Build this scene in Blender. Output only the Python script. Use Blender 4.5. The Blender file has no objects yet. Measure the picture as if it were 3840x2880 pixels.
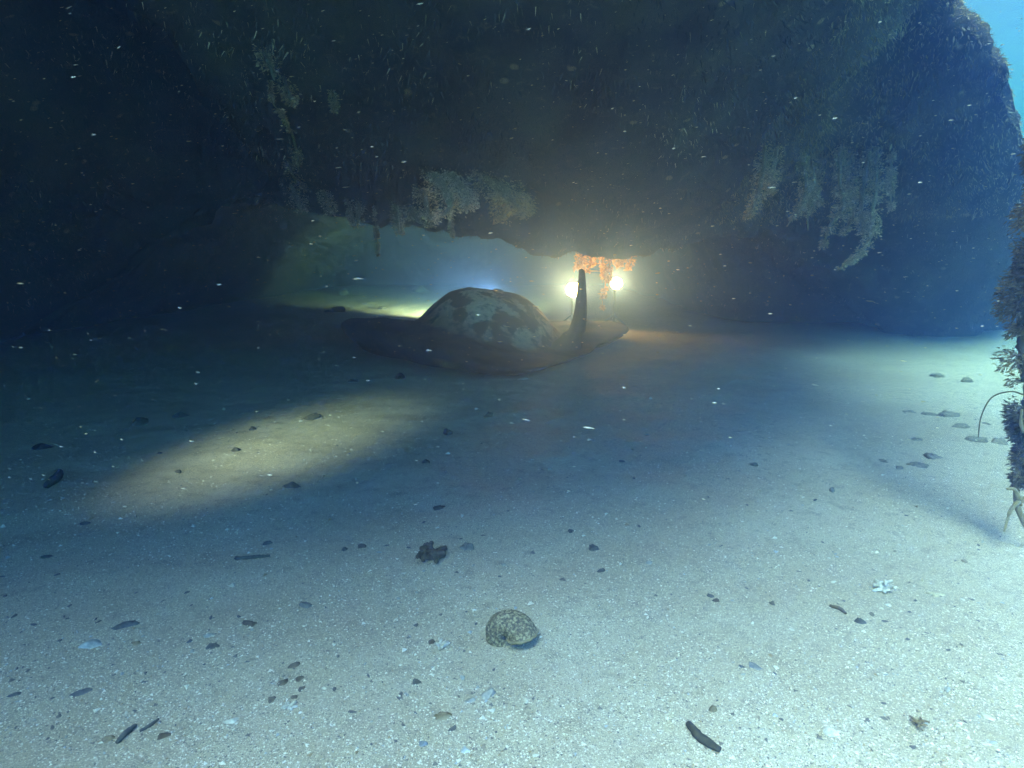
import bpy, bmesh, math, random
import numpy as np
from mathutils import Vector, Matrix, noise
from mathutils.bvhtree import BVHTree

R = math.radians
sc = bpy.context.scene
col = sc.collection

# ------------------------------------------------------------------ camera, world, sun, exposure
F, CX, CY = 2288.0, 1920.0, 1440.0          # focal length and centre of the photograph, in its pixels
CAM_H, PITCH = 0.65, R(11.85)
cam_d = bpy.data.cameras.new('camera')
cam_d.sensor_width = 36.0
cam_d.lens = 36.0 * F / 3840.0
cam_d.clip_start, cam_d.clip_end = 0.02, 300.0
cam_o = bpy.data.objects.new('camera', cam_d)
cam_o.location = (0, 0, CAM_H)
cam_o.rotation_euler = (R(90) - PITCH, 0, 0)
col.objects.link(cam_o)
sc.camera = cam_o

SUN_EL, SUN_AZ = 64.0, 221.0                # azimuth clockwise from +Y: the sun stands right of and behind the camera
world = bpy.data.worlds.new('World')
sc.world = world
world.use_nodes = True
wn = world.node_tree
sky = wn.nodes.new('ShaderNodeTexSky')
sky.sky_type = 'NISHITA'
sky.sun_disc = False
sky.sun_elevation = R(SUN_EL)
sky.sun_rotation = R(SUN_AZ)
wn.links.new(sky.outputs[0], wn.nodes['Background'].inputs['Color'])
wn.nodes['Background'].inputs['Strength'].default_value = 0.08

sun_d = bpy.data.lights.new('sun', 'SUN')
sun_d.energy = 5.0
sun_d.angle = R(48)
sun_d.color = (1.0, 0.96, 0.9)
sun_o = bpy.data.objects.new('sun', sun_d)
az, el = R(SUN_AZ), R(SUN_EL)
to_sun = Vector((math.sin(az) * math.cos(el), math.cos(az) * math.cos(el), math.sin(el)))
sun_o.rotation_euler = to_sun.to_track_quat('Z', 'Y').to_euler()
sun_o.location = to_sun * 20
col.objects.link(sun_o)

sc.view_settings.view_transform = 'Standard'
sc.view_settings.look = 'None'
sc.view_settings.gamma = 1.0
sc.view_settings.exposure = 2.13
sc.view_settings.use_curve_mapping = False
sc.render.engine = 'CYCLES'
cy = sc.cycles
cy.use_denoising = True
cy.max_bounces = 4
cy.diffuse_bounces = 2
cy.glossy_bounces = 2
cy.transmission_bounces = 2
cy.volume_bounces = 1
cy.use_adaptive_sampling = True
cy.adaptive_threshold = 0.03
cy.transparent_max_bounces = 8
cy.sample_clamp_indirect = 4.0
cy.caustics_reflective = cy.caustics_refractive = False

# ------------------------------------------------------------------ helpers
ct, st = math.cos(PITCH), math.sin(PITCH)
def ray(px, py):
    r, v = (px - CX) / F, (CY - py) / F
    return Vector((r, ct + v * st, -st + v * ct))
def P(px, py, d):                            # a point at depth d on a bearing measured in the photograph
    return Vector((0, 0, CAM_H)) + ray(px, py) * d
def gz(x, y):                                # height of the sand
    v = Vector((x, y, 0))
    h = 0.020 * noise.noise(v * 0.9 + Vector((3, 1, 0))) + 0.009 * noise.noise(v * 3.1 + Vector((7, 2, 5)))
    h += 0.0065 * noise.noise(v * 7.0) + 0.0022 * noise.noise(v * 24.0) - 0.010 * max(0.0, noise.noise(v * 4.2 + Vector((1, 8, 3))) - .28)
    return h
def G(px, py, z=0.0):                        # the point of the sand on a bearing
    w = ray(px, py)
    d = (CAM_H - z) / -w.z
    p = Vector((0, 0, CAM_H)) + w * d
    for _ in range(3):
        h = gz(p.x, p.y)
        d = (CAM_H - z - h) / -w.z
        p = Vector((0, 0, CAM_H)) + w * d
    return p, d

def mesh(name, verts, faces, mat=None, smooth=True, colors=None):
    me = bpy.data.meshes.new(name)
    me.from_pydata([tuple(v) for v in verts], [], faces)
    if mat: me.materials.append(mat)
    if smooth: me.polygons.foreach_set('use_smooth', [True] * len(me.polygons))
    if colors is not None:
        a = me.color_attributes.new('tint', 'FLOAT_COLOR', 'POINT')
        a.data.foreach_set('color', np.asarray(colors, dtype=np.float32).ravel())
    me.update()
    return me
def obj(name, me, parent=None, loc=None):
    o = bpy.data.objects.new(name, me)
    col.objects.link(o)
    if parent: o.parent = parent
    if loc is not None: o.location = loc
    return o
def tag(o, label=None, cat=None, group=None, kind=None):
    if label: o['label'] = label
    if cat: o['category'] = cat
    if group: o['group'] = group
    if kind: o['kind'] = kind
    return o
def empty(name, loc=(0, 0, 0)):
    o = bpy.data.objects.new(name, None)
    o.empty_display_size = 0.05
    o.location = loc
    col.objects.link(o)
    return o

class MB:
    """collects vertices and faces of one mesh"""
    def __init__(s): s.v, s.f, s.c = [], [], []
    def add(s, vs, fs, c=(1, 1, 1, 1)):
        b = len(s.v)
        s.v += [tuple(v) for v in vs]; s.f += [tuple(i + b for i in f) for f in fs]; s.c += [c] * len(vs)
    def tube(s, pts, rad, n=8, c=(1, 1, 1, 1), cap=True, wob=0.0, seed=0):
        rnd = random.Random(seed)
        pts = [Vector(p) for p in pts]
        rings, fs = [], []
        for i, p in enumerate(pts):
            t = (pts[min(i + 1, len(pts) - 1)] - pts[max(i - 1, 0)])
            t = t.normalized() if t.length > 1e-9 else Vector((0, 0, 1))
            a = t.cross(Vector((0.31, 0.22, 0.93)))
            if a.length < 1e-4: a = t.cross(Vector((1, 0, 0)))
            a.normalize(); b = t.cross(a)
            r = rad[i] if hasattr(rad, '__len__') else rad
            for k in range(n):
                q = 2 * math.pi * k / n
                rr = r * (1 + wob * rnd.uniform(-1, 1))
                rings.append(p + (a * math.cos(q) + b * math.sin(q)) * rr)
        for i in range(len(pts) - 1):
            for k in range(n):
                fs.append((i * n + k, i * n + (k + 1) % n, (i + 1) * n + (k + 1) % n, (i + 1) * n + k))
        if cap:
            fs.append(tuple(range(n - 1, -1, -1))); m = (len(pts) - 1) * n
            fs.append(tuple(range(m, m + n)))
        s.add(rings, fs, c)
    def blade(s, p, d, side, L, w, c, bend=None):
        # a thin pointed leaflet of two faces
        p, d, side = Vector(p), Vector(d), Vector(side)
        m = p + d * (L * .5) + (bend or Vector((0, 0, 0)))
        t = p + d * L + (bend or Vector((0, 0, 0))) * 2.2
        s.add([p - side * w * .5, p + side * w * .5, m + side * w * .4, m - side * w * .4, t],
              [(0, 1, 2, 3), (3, 2, 4)], c)
    def build(s, name, mat, parent=None, smooth=True):
        return obj(name, mesh(name, s.v, s.f, mat, smooth, s.c), parent)

def smooth_path(ctrl, n):
    """Catmull-Rom through control points"""
    c = [Vector(p) for p in ctrl]
    c = [c[0] * 2 - c[1]] + c + [c[-1] * 2 - c[-2]]
    out = []
    segs = len(c) - 3
    for i in range(n + 1):
        u = i / n * segs
        k = min(int(u), segs - 1); t = u - k
        p0, p1, p2, p3 = c[k:k + 4]
        out.append(0.5 * ((2 * p1) + (p2 - p0) * t + (2 * p0 - 5 * p1 + 4 * p2 - p3) * t * t + (3 * p1 - p0 - 3 * p2 + p3) * t ** 3))
    return out
def sstep(a, b, x):
    t = np.clip((x - a) / (b - a), 0, 1)
    return t * t * (3 - 2 * t)

# ------------------------------------------------------------------ materials
def new_mat(name):
    m = bpy.data.materials.new(name); m.use_nodes = True
    nt = m.node_tree
    return m, nt, nt.nodes['Principled BSDF']
def nd(nt, typ, **kw):
    n = nt.nodes.new(typ)
    for k, v in kw.items():
        if k in n.inputs.keys(): n.inputs[k].default_value = v
        else: setattr(n, k, v)
    return n
def ramp(nt, stops):
    n = nt.nodes.new('ShaderNodeValToRGB')
    e = n.color_ramp.elements
    while len(e) < len(stops): e.new(0.5)
    for i, (p, c) in enumerate(stops):
        e[i].position = p; e[i].color = (*c, 1) if len(c) == 3 else c
    return n
def mixc(nt, fac, a, b, mode='MIX'):
    n = nt.nodes.new('ShaderNodeMix'); n.data_type = 'RGBA'; n.blend_type = mode
    for s, v in ((n.inputs[0], fac), (n.inputs[6], a), (n.inputs[7], b)):
        if hasattr(v, 'is_output') or isinstance(v, bpy.types.NodeSocket): nt.links.new(v, s)
        elif isinstance(v, (int, float)): s.default_value = v
        else: s.default_value = (*v, 1)
    return n.outputs[2]
def coord(nt, kind='Object'):
    return nt.nodes.new('ShaderNodeTexCoord').outputs[kind]
def noise_n(nt, vec, scale, detail=4, rough=0.55):
    n = nd(nt, 'ShaderNodeTexNoise', Scale=scale, Detail=detail, Roughness=rough)
    nt.links.new(vec, n.inputs['Vector']); return n
def bump(nt, bsdf, height, strength, dist):
    b = nd(nt, 'ShaderNodeBump', Strength=strength, Distance=dist)
    nt.links.new(height, b.inputs['Height']); nt.links.new(b.outputs[0], bsdf.inputs['Normal'])

def mat_sand():
    m, nt, b = new_mat('sand')
    co = coord(nt)
    n1 = noise_n(nt, co, 1.6, 5)
    n2 = noise_n(nt, co, 26, 4)
    base = mixc(nt, ramp_fac(nt, n1.outputs[0], 0.35, 0.7), (0.40, 0.355, 0.275), (0.50, 0.455, 0.37))
    base = mixc(nt, ramp_fac(nt, n2.outputs[0], 0.50, 0.72), base, (0.33, 0.29, 0.22))
    # single grains: pale and dark ones
    v = nd(nt, 'ShaderNodeTexVoronoi', Scale=900.0); nt.links.new(co, v.inputs['Vector'])
    sep = nt.nodes.new('ShaderNodeSeparateColor'); nt.links.new(v.outputs['Color'], sep.inputs[0])
    base = mixc(nt, ramp_fac(nt, sep.outputs[0], 0.86, 0.89), base, (0.66, 0.63, 0.57))
    base = mixc(nt, ramp_fac(nt, sep.outputs[1], 0.88, 0.91), base, (0.26, 0.23, 0.19))
    v2 = nd(nt, 'ShaderNodeTexVoronoi', Scale=420.0); nt.links.new(co, v2.inputs['Vector'])
    sep2 = nt.nodes.new('ShaderNodeSeparateColor'); nt.links.new(v2.outputs['Color'], sep2.inputs[0])
    base = mixc(nt, ramp_fac(nt, sep2.outputs[0], 0.94, 0.96), base, (0.62, 0.58, 0.52))
    base = mixc(nt, ramp_fac(nt, sep2.outputs[2], 0.955, 0.97), base, (0.26, 0.23, 0.18))
    nt.links.new(base, b.inputs['Base Color'])
    b.inputs['Roughness'].default_value = 0.9
    b.inputs['Specular IOR Level'].default_value = 0.15
    n3 = noise_n(nt, co, 240, 3, 0.7)
    add = nd(nt, 'ShaderNodeMath', operation='ADD')
    nt.links.new(n3.outputs[0], add.inputs[0]); nt.links.new(n2.outputs[0], add.inputs[1])
    bump(nt, b, add.outputs[0], 0.45, 0.003)
    return m
def ramp_fac(nt, sock, a, b):
    n = nd(nt, 'ShaderNodeMapRange'); n.interpolation_type = 'SMOOTHSTEP'
    n.inputs[1].default_value = a; n.inputs[2].default_value = b
    nt.links.new(sock, n.inputs[0]); return n.outputs[0]
def mat_tinted(name, rough=0.85, translucent=0.0, vary=0.35, scale=60, spec=0.2):
    """colour from the piece's own tint, broken up by noise"""
    m, nt, b = new_mat(name)
    at = nd(nt, 'ShaderNodeAttribute', attribute_name='tint')
    co = coord(nt)
    n = noise_n(nt, co, scale, 4)
    r = ramp(nt, [(0.3, (1 - vary,) * 3), (0.7, (1 + vary * .6,) * 3)])
    nt.links.new(n.outputs[0], r.inputs[0])
    c = mixc(nt, 1.0, at.outputs['Color'], r.outputs[0], 'MULTIPLY')
    nt.links.new(c, b.inputs['Base Color'])
    b.inputs['Roughness'].default_value = rough
    b.inputs['Specular IOR Level'].default_value = spec
    if translucent > 0:
        t = nt.nodes.new('ShaderNodeBsdfTranslucent'); nt.links.new(c, t.inputs['Color'])
        mx = nd(nt, 'ShaderNodeMixShader'); mx.inputs[0].default_value = translucent
        nt.links.new(b.outputs[0], mx.inputs[1]); nt.links.new(t.outputs[0], mx.inputs[2])
        nt.links.new(mx.outputs[0], nt.nodes['Material Output'].inputs['Surface'])
    else:
        bump(nt, b, n.outputs[0], 0.4, 0.004)
    return m
def mat_spotted(name, dark, mid, pale, scale=40, thr=(0.42, 0.58, 0.7), bump_s=0.6, bump_d=0.006):
    m, nt, b = new_mat(name)
    co = coord(nt)
    n = noise_n(nt, co, scale, 6, 0.65)
    r = ramp(nt, [(thr[0], dark), (thr[1], mid), (thr[2], pale)])
    nt.links.new(n.outputs[0], r.inputs[0])
    nt.links.new(r.outputs[0], b.inputs['Base Color'])
    b.inputs['Roughness'].default_value = 0.85
    b.inputs['Specular IOR Level'].default_value = 0.2
    n2 = noise_n(nt, co, scale * 3, 4, 0.7)
    bump(nt, b, n2.outputs[0], bump_s, bump_d)
    return m
def mat_hull():
    m, nt, b = new_mat('encrusted_steel')
    co = coord(nt)
    n1 = noise_n(nt, co, 2.2, 5, 0.6)
    n2 = noise_n(nt, co, 17, 6, 0.7)
    c = mixc(nt, ramp_fac(nt, n1.outputs[0], 0.38, 0.62), (0.045, 0.042, 0.038), (0.095, 0.088, 0.078))
    c = mixc(nt, ramp_fac(nt, n2.outputs[0], 0.55, 0.75), c, (0.20, 0.185, 0.155))
    v = nd(nt, 'ShaderNodeTexVoronoi', Scale=5.0); nt.links.new(co, v.inputs['Vector'])
    c = mixc(nt, ramp_fac(nt, v.outputs['Distance'], 0.13, 0.05), c, (0.30, 0.27, 0.19))
    nt.links.new(c, b.inputs['Base Color'])
    b.inputs['Roughness'].default_value = 0.95
    b.inputs['Specular IOR Level'].default_value = 0.1
    n3 = noise_n(nt, co, 34, 6, 0.75)
    bump(nt, b, n3.outputs[0], 0.9, 0.03)
    return m
def mat_ray():
    m, nt, b = new_mat('ray_skin')
    at = nd(nt, 'ShaderNodeAttribute', attribute_name='tint')
    sep = nt.nodes.new('ShaderNodeSeparateColor'); nt.links.new(at.outputs['Color'], sep.inputs[0])
    co = coord(nt)
    warp = noise_n(nt, co, 9, 3)
    vm = nd(nt, 'ShaderNodeVectorMath', operation='MULTIPLY_ADD')
    nt.links.new(warp.outputs[1], vm.inputs[0]); vm.inputs[1].default_value = (0.09, 0.09, 0.09); nt.links.new(co, vm.inputs[2])
    n1 = noise_n(nt, vm.outputs[0], 6.6, 3, 0.6)
    n2 = noise_n(nt, co, 42, 4, 0.6)
    pale = mixc(nt, ramp_fac(nt, n2.outputs[0], 0.4, 0.65), (0.46, 0.46, 0.44), (0.62, 0.62, 0.59))
    n4 = noise_n(nt, vm.outputs[0], 19, 4, 0.65)
    pale = mixc(nt, ramp_fac(nt, n4.outputs[0], 0.50, 0.66), pale, (0.20, 0.19, 0.175))
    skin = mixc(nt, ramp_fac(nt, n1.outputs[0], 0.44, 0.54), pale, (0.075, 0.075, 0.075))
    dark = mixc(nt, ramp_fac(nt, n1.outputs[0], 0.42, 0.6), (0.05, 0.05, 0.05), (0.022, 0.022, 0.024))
    c = mixc(nt, sep.outputs[0], dark, skin)                 # tint red: how pale the back is; blue: a torch-lit yellow strip painted on the belly margin
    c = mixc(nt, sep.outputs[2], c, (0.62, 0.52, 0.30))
    nt.links.new(c, b.inputs['Base Color'])
    b.inputs['Roughness'].default_value = 0.85
    b.inputs['Specular IOR Level'].default_value = 0.08
    bump(nt, b, n2.outputs[0], 0.25, 0.004)
    return m
def mat_plain(name, c, rough=0.6, metal=0.0):
    m, nt, b = new_mat(name)
    co = coord(nt); n = noise_n(nt, co, 30, 4)
    cc = mixc(nt, n.outputs[0], tuple(x * .75 for x in c), tuple(min(1, x * 1.2) for x in c))
    nt.links.new(cc, b.inputs['Base Color'])
    b.inputs['Roughness'].default_value = rough; b.inputs['Metallic'].default_value = metal
    return m
def mat_emit(name, c, s):
    m = bpy.data.materials.new(name); m.use_nodes = True; nt = m.node_tree
    e = nd(nt, 'ShaderNodeEmission', Color=(*c, 1), Strength=s)
    nt.links.new(e.outputs[0], nt.nodes['Material Output'].inputs['Surface'])
    return m

M_SAND, M_HULL, M_RAY = mat_sand(), mat_hull(), mat_ray()
M_GRIT = mat_tinted('grit', vary=0.25, scale=300)
M_TURF = mat_tinted('turf_growth', translucent=0.25, vary=0.3, scale=8)
M_FROND = mat_tinted('hanging_growth', translucent=0.5, vary=0.3, scale=30)
M_ITEM = mat_tinted('stone_and_shell', vary=0.45, scale=110)
M_SHELL = mat_spotted('turban_shell', (0.11, 0.09, 0.06), (0.24, 0.20, 0.125), (0.50, 0.46, 0.36), 210, (0.40, 0.51, 0.62), 0.7, 0.003)
M_LIP = mat_spotted('shell_lip', (0.24, 0.20, 0.12), (0.40, 0.34, 0.21), (0.60, 0.53, 0.36), 60)
M_SNOW = mat_tinted('suspended_flakes', vary=0.1, scale=50, translucent=0.4)
M_BLACK = mat_plain('black_housing', (0.03, 0.03, 0.032), 0.45)
M_METAL = mat_plain('grey_aluminium', (0.35, 0.35, 0.36), 0.4, 0.9)

# ------------------------------------------------------------------ the sand: one sheet out to the far water
def axis(lo, hi, a, b, fine, grow):
    c = list(np.arange(a, b + fine * .5, fine))
    s = fine; x = a
    left = []
    while x > lo:
        s *= grow; x -= s; left.append(max(x, lo))
    s = fine; x = c[-1]; right = []
    while x < hi:
        s *= grow; x += s; right.append(min(x, hi))
    return np.array(left[::-1] + c + right)
gx = axis(-43, 43, -1.7, 2.2, 0.016, 1.06)
gy = axis(-43, 43, 0.3, 3.4, 0.016, 1.06)
gv = [(x, y, gz(x, y)) for y in gy for x in gx]
nx = len(gx)
gf = [(j * nx + i, j * nx + i + 1, (j + 1) * nx + i + 1, (j + 1) * nx + i) for j in range(len(gy) - 1) for i in range(nx - 1)]
tag(obj('seabed_sand', mesh('seabed_sand', gv, gf, M_SAND)), 'pale sandy seabed strewn with shell grit', kind='structure')

# ------------------------------------------------------------------ the overgrown overhang
HX = [-7.0, -4.2, -3.3, -2.3, -1.7, -1.1, -.46, 0.0, .35, .8, 1.1, 1.5, 1.7, 1.88, 2.14, 2.52, 3.2, 3.8, 4.4, 4.9]
LY = [2.4, 4.6, 5.2, 5.2, 4.9, 4.8, 4.7, 4.7, 4.7, 4.7, 4.8, 5.0, 5.05, 5.1, 5.2, 5.2, 5.2, 5.3, 5.6, 6.0]
LZ = [-.4, -.3, .55, 1.08, 1.0, .88, .86, .78, .67, .66, .72, .82, .84, .85, .75, .45, .05, -.2, -.35, -.6]
RY = [-4.5, -3.8, -3.0, -1.9, -.95, -.4, -.2, -.02, .22, .58, .98, 1.5, 2.1, 2.95, 3.4, 3.4, 3.9, 4.5, 5.3, 5.8]
RZ = [1.9, 1.9, 1.9, 1.95, 2.05, 2.15, 2.15, 2.15, 2.15, 2.15, 2.2, 2.3, 2.2, 2.08, 1.84, 1.60, 1.05, .6, .15, -.4]
CZ = [-.5, -.4, .7, 1.3, 1.3, 1.2, 1.2, 1.2, 1.2, 1.2, 1.2, 1.1, .85, .6, .1, -.3, -.4, -.5, -.6, -.8]   # roof of the hollow behind the lip
xs = np.concatenate([np.arange(-7, -3.2, .12), np.arange(-3.2, 3.4, .03), np.arange(3.4, 4.91, .08)])
def tab(t): return np.interp(xs, HX, t)
def sm(a, k=5):
    p = np.pad(a, k, mode='edge'); return np.convolve(p, np.ones(2 * k + 1) / (2 * k + 1), 'valid')
ly, lz, ry, rz, cz = (sm(tab(t)) for t in (LY, LZ, RY, RZ, CZ))
prof_n = 190
hv = []
for i, x in enumerate(xs):
    top = 0.75 if x < 1.5 else 0.2 + 0.55 * max(0, (1.9 - x) / .4)
    op = 0.0
    ctrl = [(0, 15, -.25 + .8 * op), (0, 13.0, min(cz[i], .30 + .45 * op)), (0, 11, cz[i] * .8), (0, 8, cz[i] + .05), (0, 6.2, cz[i]), (0, ly[i] + .75, max(cz[i] - .12, lz[i] + .02)), (0, ly[i] + .25, lz[i] + .03),
            (0, ly[i], lz[i]), (0, ly[i] - .3, lz[i] + .13),
            (0, ly[i] * .55 + ry[i] * .45, lz[i] * .55 + rz[i] * .45 + .02), (0, ry[i] + .12, rz[i] - .08), (0, ry[i], rz[i] + .05),
            (0, ry[i] + .35, rz[i] + .15 + top * .35), (0, ry[i] + 1.5, rz[i] + .15 + top * .9), (0, 15, rz[i] + .2 + top)]
    for p in smooth_path(ctrl, prof_n - 1):
        hv.append([x, p.y, p.z])
hv = np.array(hv)
# the ridge: left of it the face steps back and up
xr = np.interp(hv[:, 1], [1.5, 2.2, 4.6, 5.2], [-1.1, -1.25, -1.72, -1.8])
s_ = sstep(0.0, 0.14, xr - hv[:, 0]) * (1 - sstep(0.5, 1.5, xr - hv[:, 0]))
facing = (hv[:, 1] < 5.3) & (hv[:, 2] < 2.3)
hv[:, 2] += np.where(facing, 0.30 * s_ * sstep(5.3, 4.6, hv[:, 1]), 0)
# second ledge on the right, where weed hangs
led = np.exp(-((hv[:, 0] - 1.9) / .55) ** 2) * np.exp(-((hv[:, 1] - 4.05) / .28) ** 2)
hv[:, 2] -= np.where(facing, 0.16 * led, 0)
nX = len(xs)
grid = hv.reshape(nX, prof_n, 3)
du = np.gradient(grid, axis=0); dv = np.gradient(grid, axis=1)
nn = np.cross(du, dv); nn /= np.linalg.norm(nn, axis=2, keepdims=True) + 1e-9
disp = np.zeros((nX, prof_n))
for i in range(nX):
    for j in range(prof_n):
        p = Vector(grid[i, j])
        disp[i, j] = 0.10 * noise.noise(p * 1.1) + 0.055 * noise.noise(p * 2.9 + Vector((5, 0, 0))) + 0.050 * noise.noise(p * 7.3) + 0.026 * noise.noise(p * 17.0)
mid = grid[:, prof_n // 2, :].mean(axis=0)
sign = 1.0
grid2 = grid + nn * disp[..., None] * sign
faces = []
for i in range(nX - 1):
    for j in range(prof_n - 1):
        a = i * prof_n + j
        faces.append((a, a + 1, a + prof_n + 1, a + prof_n))
faces += [(i * prof_n + prof_n - 1, i * prof_n, (i + 1) * prof_n, (i + 1) * prof_n + prof_n - 1) for i in range(nX - 1)]
faces.append(tuple(range(prof_n - 1, -1, -1)))
faces.append(tuple((nX - 1) * prof_n + j for j in range(prof_n)))
hull_root = empty('encrusted_overhang', (0.0, 4.7, 0.0))
tag(hull_root, 'huge dark overgrown mass overhanging the sand and the ray', 'overhang')
HV = grid2.reshape(-1, 3)
hull_me = mesh('face', HV, faces, M_HULL)
bm = bmesh.new(); bm.from_mesh(hull_me); bmesh.ops.recalc_face_normals(bm, faces=bm.faces); bm.to_mesh(hull_me)
hull_bvh = BVHTree.FromBMesh(bm); bm.free()
hull = obj('overhang_face', hull_me); hull.parent = hull_root; hull.matrix_parent_inverse = hull_root.matrix_world.inverted()
hull.location = Vector((0, 0, 0)) - hull_root.location
hull.matrix_parent_inverse = Matrix.Identity(4)
def hull_at(px, py):
    w = ray(px, py).normalized()
    loc, n, i, d = hull_bvh.ray_cast(Vector((0, 0, CAM_H)), w)
    return loc, n
def under(o, root):                          # world-space mesh hung under a root that is not at the origin
    o.parent = root; o.location = Vector((0, 0, 0)) - root.location
    return o

# short turf all over the faces that the water side shows
rnd = random.Random(11)
hull_me.calc_loop_triangles()
P3 = np.array([v.co[:] for v in hull_me.vertices])
T3 = np.array([t.vertices[:] for t in hull_me.loop_triangles])
N3 = np.array([t.normal[:] for t in hull_me.loop_triangles])
C3 = P3[T3].mean(axis=1)
A3 = np.linalg.norm(np.cross(P3[T3[:, 1]] - P3[T3[:, 0]], P3[T3[:, 2]] - P3[T3[:, 0]]), axis=1) * .5
dist = np.linalg.norm(C3 - np.array([0, 0, CAM_H]), axis=1)
see = ((C3 - np.array([0, 0, CAM_H])) * N3).sum(axis=1) < np.where(C3[:, 0] > 1.3, 2.0, 0.6)
wgt = A3 * see * (np.abs(C3[:, 0]) < 4.5) * (C3[:, 1] < 7.5) * (C3[:, 1] > .2) * (C3[:, 2] > -.05)
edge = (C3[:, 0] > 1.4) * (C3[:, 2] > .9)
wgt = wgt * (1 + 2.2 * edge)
prob = wgt / wgt.sum()
rng = np.random.default_rng(5)
pick = rng.choice(len(T3), size=130000, p=prob)
turf = MB()
for t in pick:
    a, b_, c_ = P3[T3[t]]
    u, v = rnd.random(), rnd.random()
    if u + v > 1: u, v = 1 - u, 1 - v
    p = Vector(a + (b_ - a) * u + (c_ - a) * v)
    n = Vector(N3[t])
    cl = noise.noise(p * 4.0)
    cl2 = noise.noise(p * 1.7 + Vector((9, 9, 9)))
    L = rnd.uniform(.008, .024) * (1 + 1.2 * max(0, cl))
    d = (n + Vector((rnd.uniform(-.7, .7), rnd.uniform(-.7, .7), rnd.uniform(-.9, .3)))).normalized()
    side = d.cross(Vector((rnd.uniform(-1, 1), rnd.uniform(-1, 1), rnd.uniform(-1, 1)))).normalized()
    k = rnd.uniform(.55, 1.35) * max(.25, 1 + 1.3 * cl2)
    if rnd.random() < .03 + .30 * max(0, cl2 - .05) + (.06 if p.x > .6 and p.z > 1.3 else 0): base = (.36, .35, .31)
    elif edge[t]: base = (.30, .27, .16)  # sunlight on the right rim put into the turf colour, paler and yellower
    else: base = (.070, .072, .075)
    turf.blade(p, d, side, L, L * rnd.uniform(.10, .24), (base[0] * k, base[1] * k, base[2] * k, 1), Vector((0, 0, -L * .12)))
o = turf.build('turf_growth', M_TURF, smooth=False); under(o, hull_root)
tag(o, 'short shaggy brown growth covering the overhang', kind='stuff')

# ------------------------------------------------------------------ hanging growth
def frond(path, rad, n, tint, seed, leaf=(.012, .03), dens=260, droop=.35, stem_k=.22, slim=(.3, .7), gate=-.18):
    """a drooping strand: a thin stem thickly set with small leaflets"""
    rr = random.Random(seed)
    mb = MB()
    pts = smooth_path(path, n)
    Ls = [rad * (.45 + .75 * math.sin(math.pi * min(1, .15 + .85 * i / n)) + .25 * noise.noise(Vector((i * .35, seed, 0)))) for i in range(n + 1)]
    mb.tube(pts, [max(.002, l * stem_k) for l in Ls], 6, (tint[0] * .7, tint[1] * .7, tint[2] * .7, 1), wob=.3, seed=seed)
    length = sum((pts[i + 1] - pts[i]).length for i in range(n))
    for _ in range(int(dens * length / .3)):
        i = rr.randrange(n); t = rr.random()
        p = pts[i].lerp(pts[i + 1], t); r = Ls[i]
        if noise.noise(p * 22 + Vector((seed, 0, 0))) < gate: continue
        q = rr.uniform(0, 6.283); e = rr.uniform(-1, 1)
        out = Vector((math.cos(q), math.sin(q), e * .6)).normalized()
        p2 = p + out * r * rr.random() ** .7
        d = (out + Vector((0, 0, -droop)) + Vector((rr.uniform(-.5, .5), rr.uniform(-.5, .5), rr.uniform(-.5, .5)))).normalized()
        s = d.cross(Vector((rr.uniform(-1, 1), rr.uniform(-1, 1), rr.uniform(-1, 1))))
        if s.length < .05: continue
        L = rr.uniform(*leaf); k = rr.uniform(.6, 1.3)
        mb.blade(p2, d, s.normalized(), L, L * rr.uniform(*slim), (tint[0] * k, tint[1] * k, tint[2] * k, 1))
    return mb
def growth(name, label, cat, strands, tint, lift=.06, depth=None, leaf=(.012, .03), dens=260, seed0=0, group=None, stem_k=.22):
    """strands: [(pixel path, radius in metres)], first point of each is fixed to the overhang"""
    root = None
    for k, (pp, rad) in enumerate(strands):
        if depth is None:
            loc, nrm = hull_at(*pp[0])
            d0 = (loc - Vector((0, 0, CAM_H))).length / ray(*pp[0]).length
        else: d0 = depth + .03 * (k % 3)
        path = [P(pp[0][0], pp[0][1], d0 + .02)] + [P(a, b, d0 - lift * min(1, (i + 1) / 2)) for i, (a, b) in enumerate(pp[1:])]
        if root is None:
            root = empty(name, path[0]); tag(root, label, cat, group)
        mb = frond(path, rad, 5 * len(pp), tint, seed0 + k * 7, leaf, dens, stem_k=stem_k)
        under(mb.build('frond', M_FROND), root)
    return root

growth('hanging_weed', 'long pale brown ragged fronds hanging from the right side of the overhang', 'weed', [
    ([(2870, 540), (2860, 640), (2840, 740), (2800, 820)], .050), ([(2920, 540), (2900, 640), (2885, 730)], .048),
    ([(3000, 560), (3020, 680), (3010, 760), (2950, 850)], .036), ([(3040, 560), (3050, 700), (3030, 800), (3030, 865)], .034),
    ([(3085, 560), (3070, 660), (3055, 730), (3080, 770)], .030), ([(3150, 540), (3150, 680), (3160, 780), (3110, 850), (3085, 930)], .050),
    ([(3190, 560), (3180, 700), (3200, 800), (3160, 880)], .046), ([(3280, 540), (3290, 680), (3270, 800), (3270, 880), (3215, 960), (3150, 1005)], .040),
    ([(3260, 560), (3240, 680), (3230, 780), (3240, 900)], .055), ([(3345, 560), (3340, 680), (3342, 790)], .026)],
    (.50, .46, .36), seed0=100, dens=1100, leaf=(.006, .018))
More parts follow.
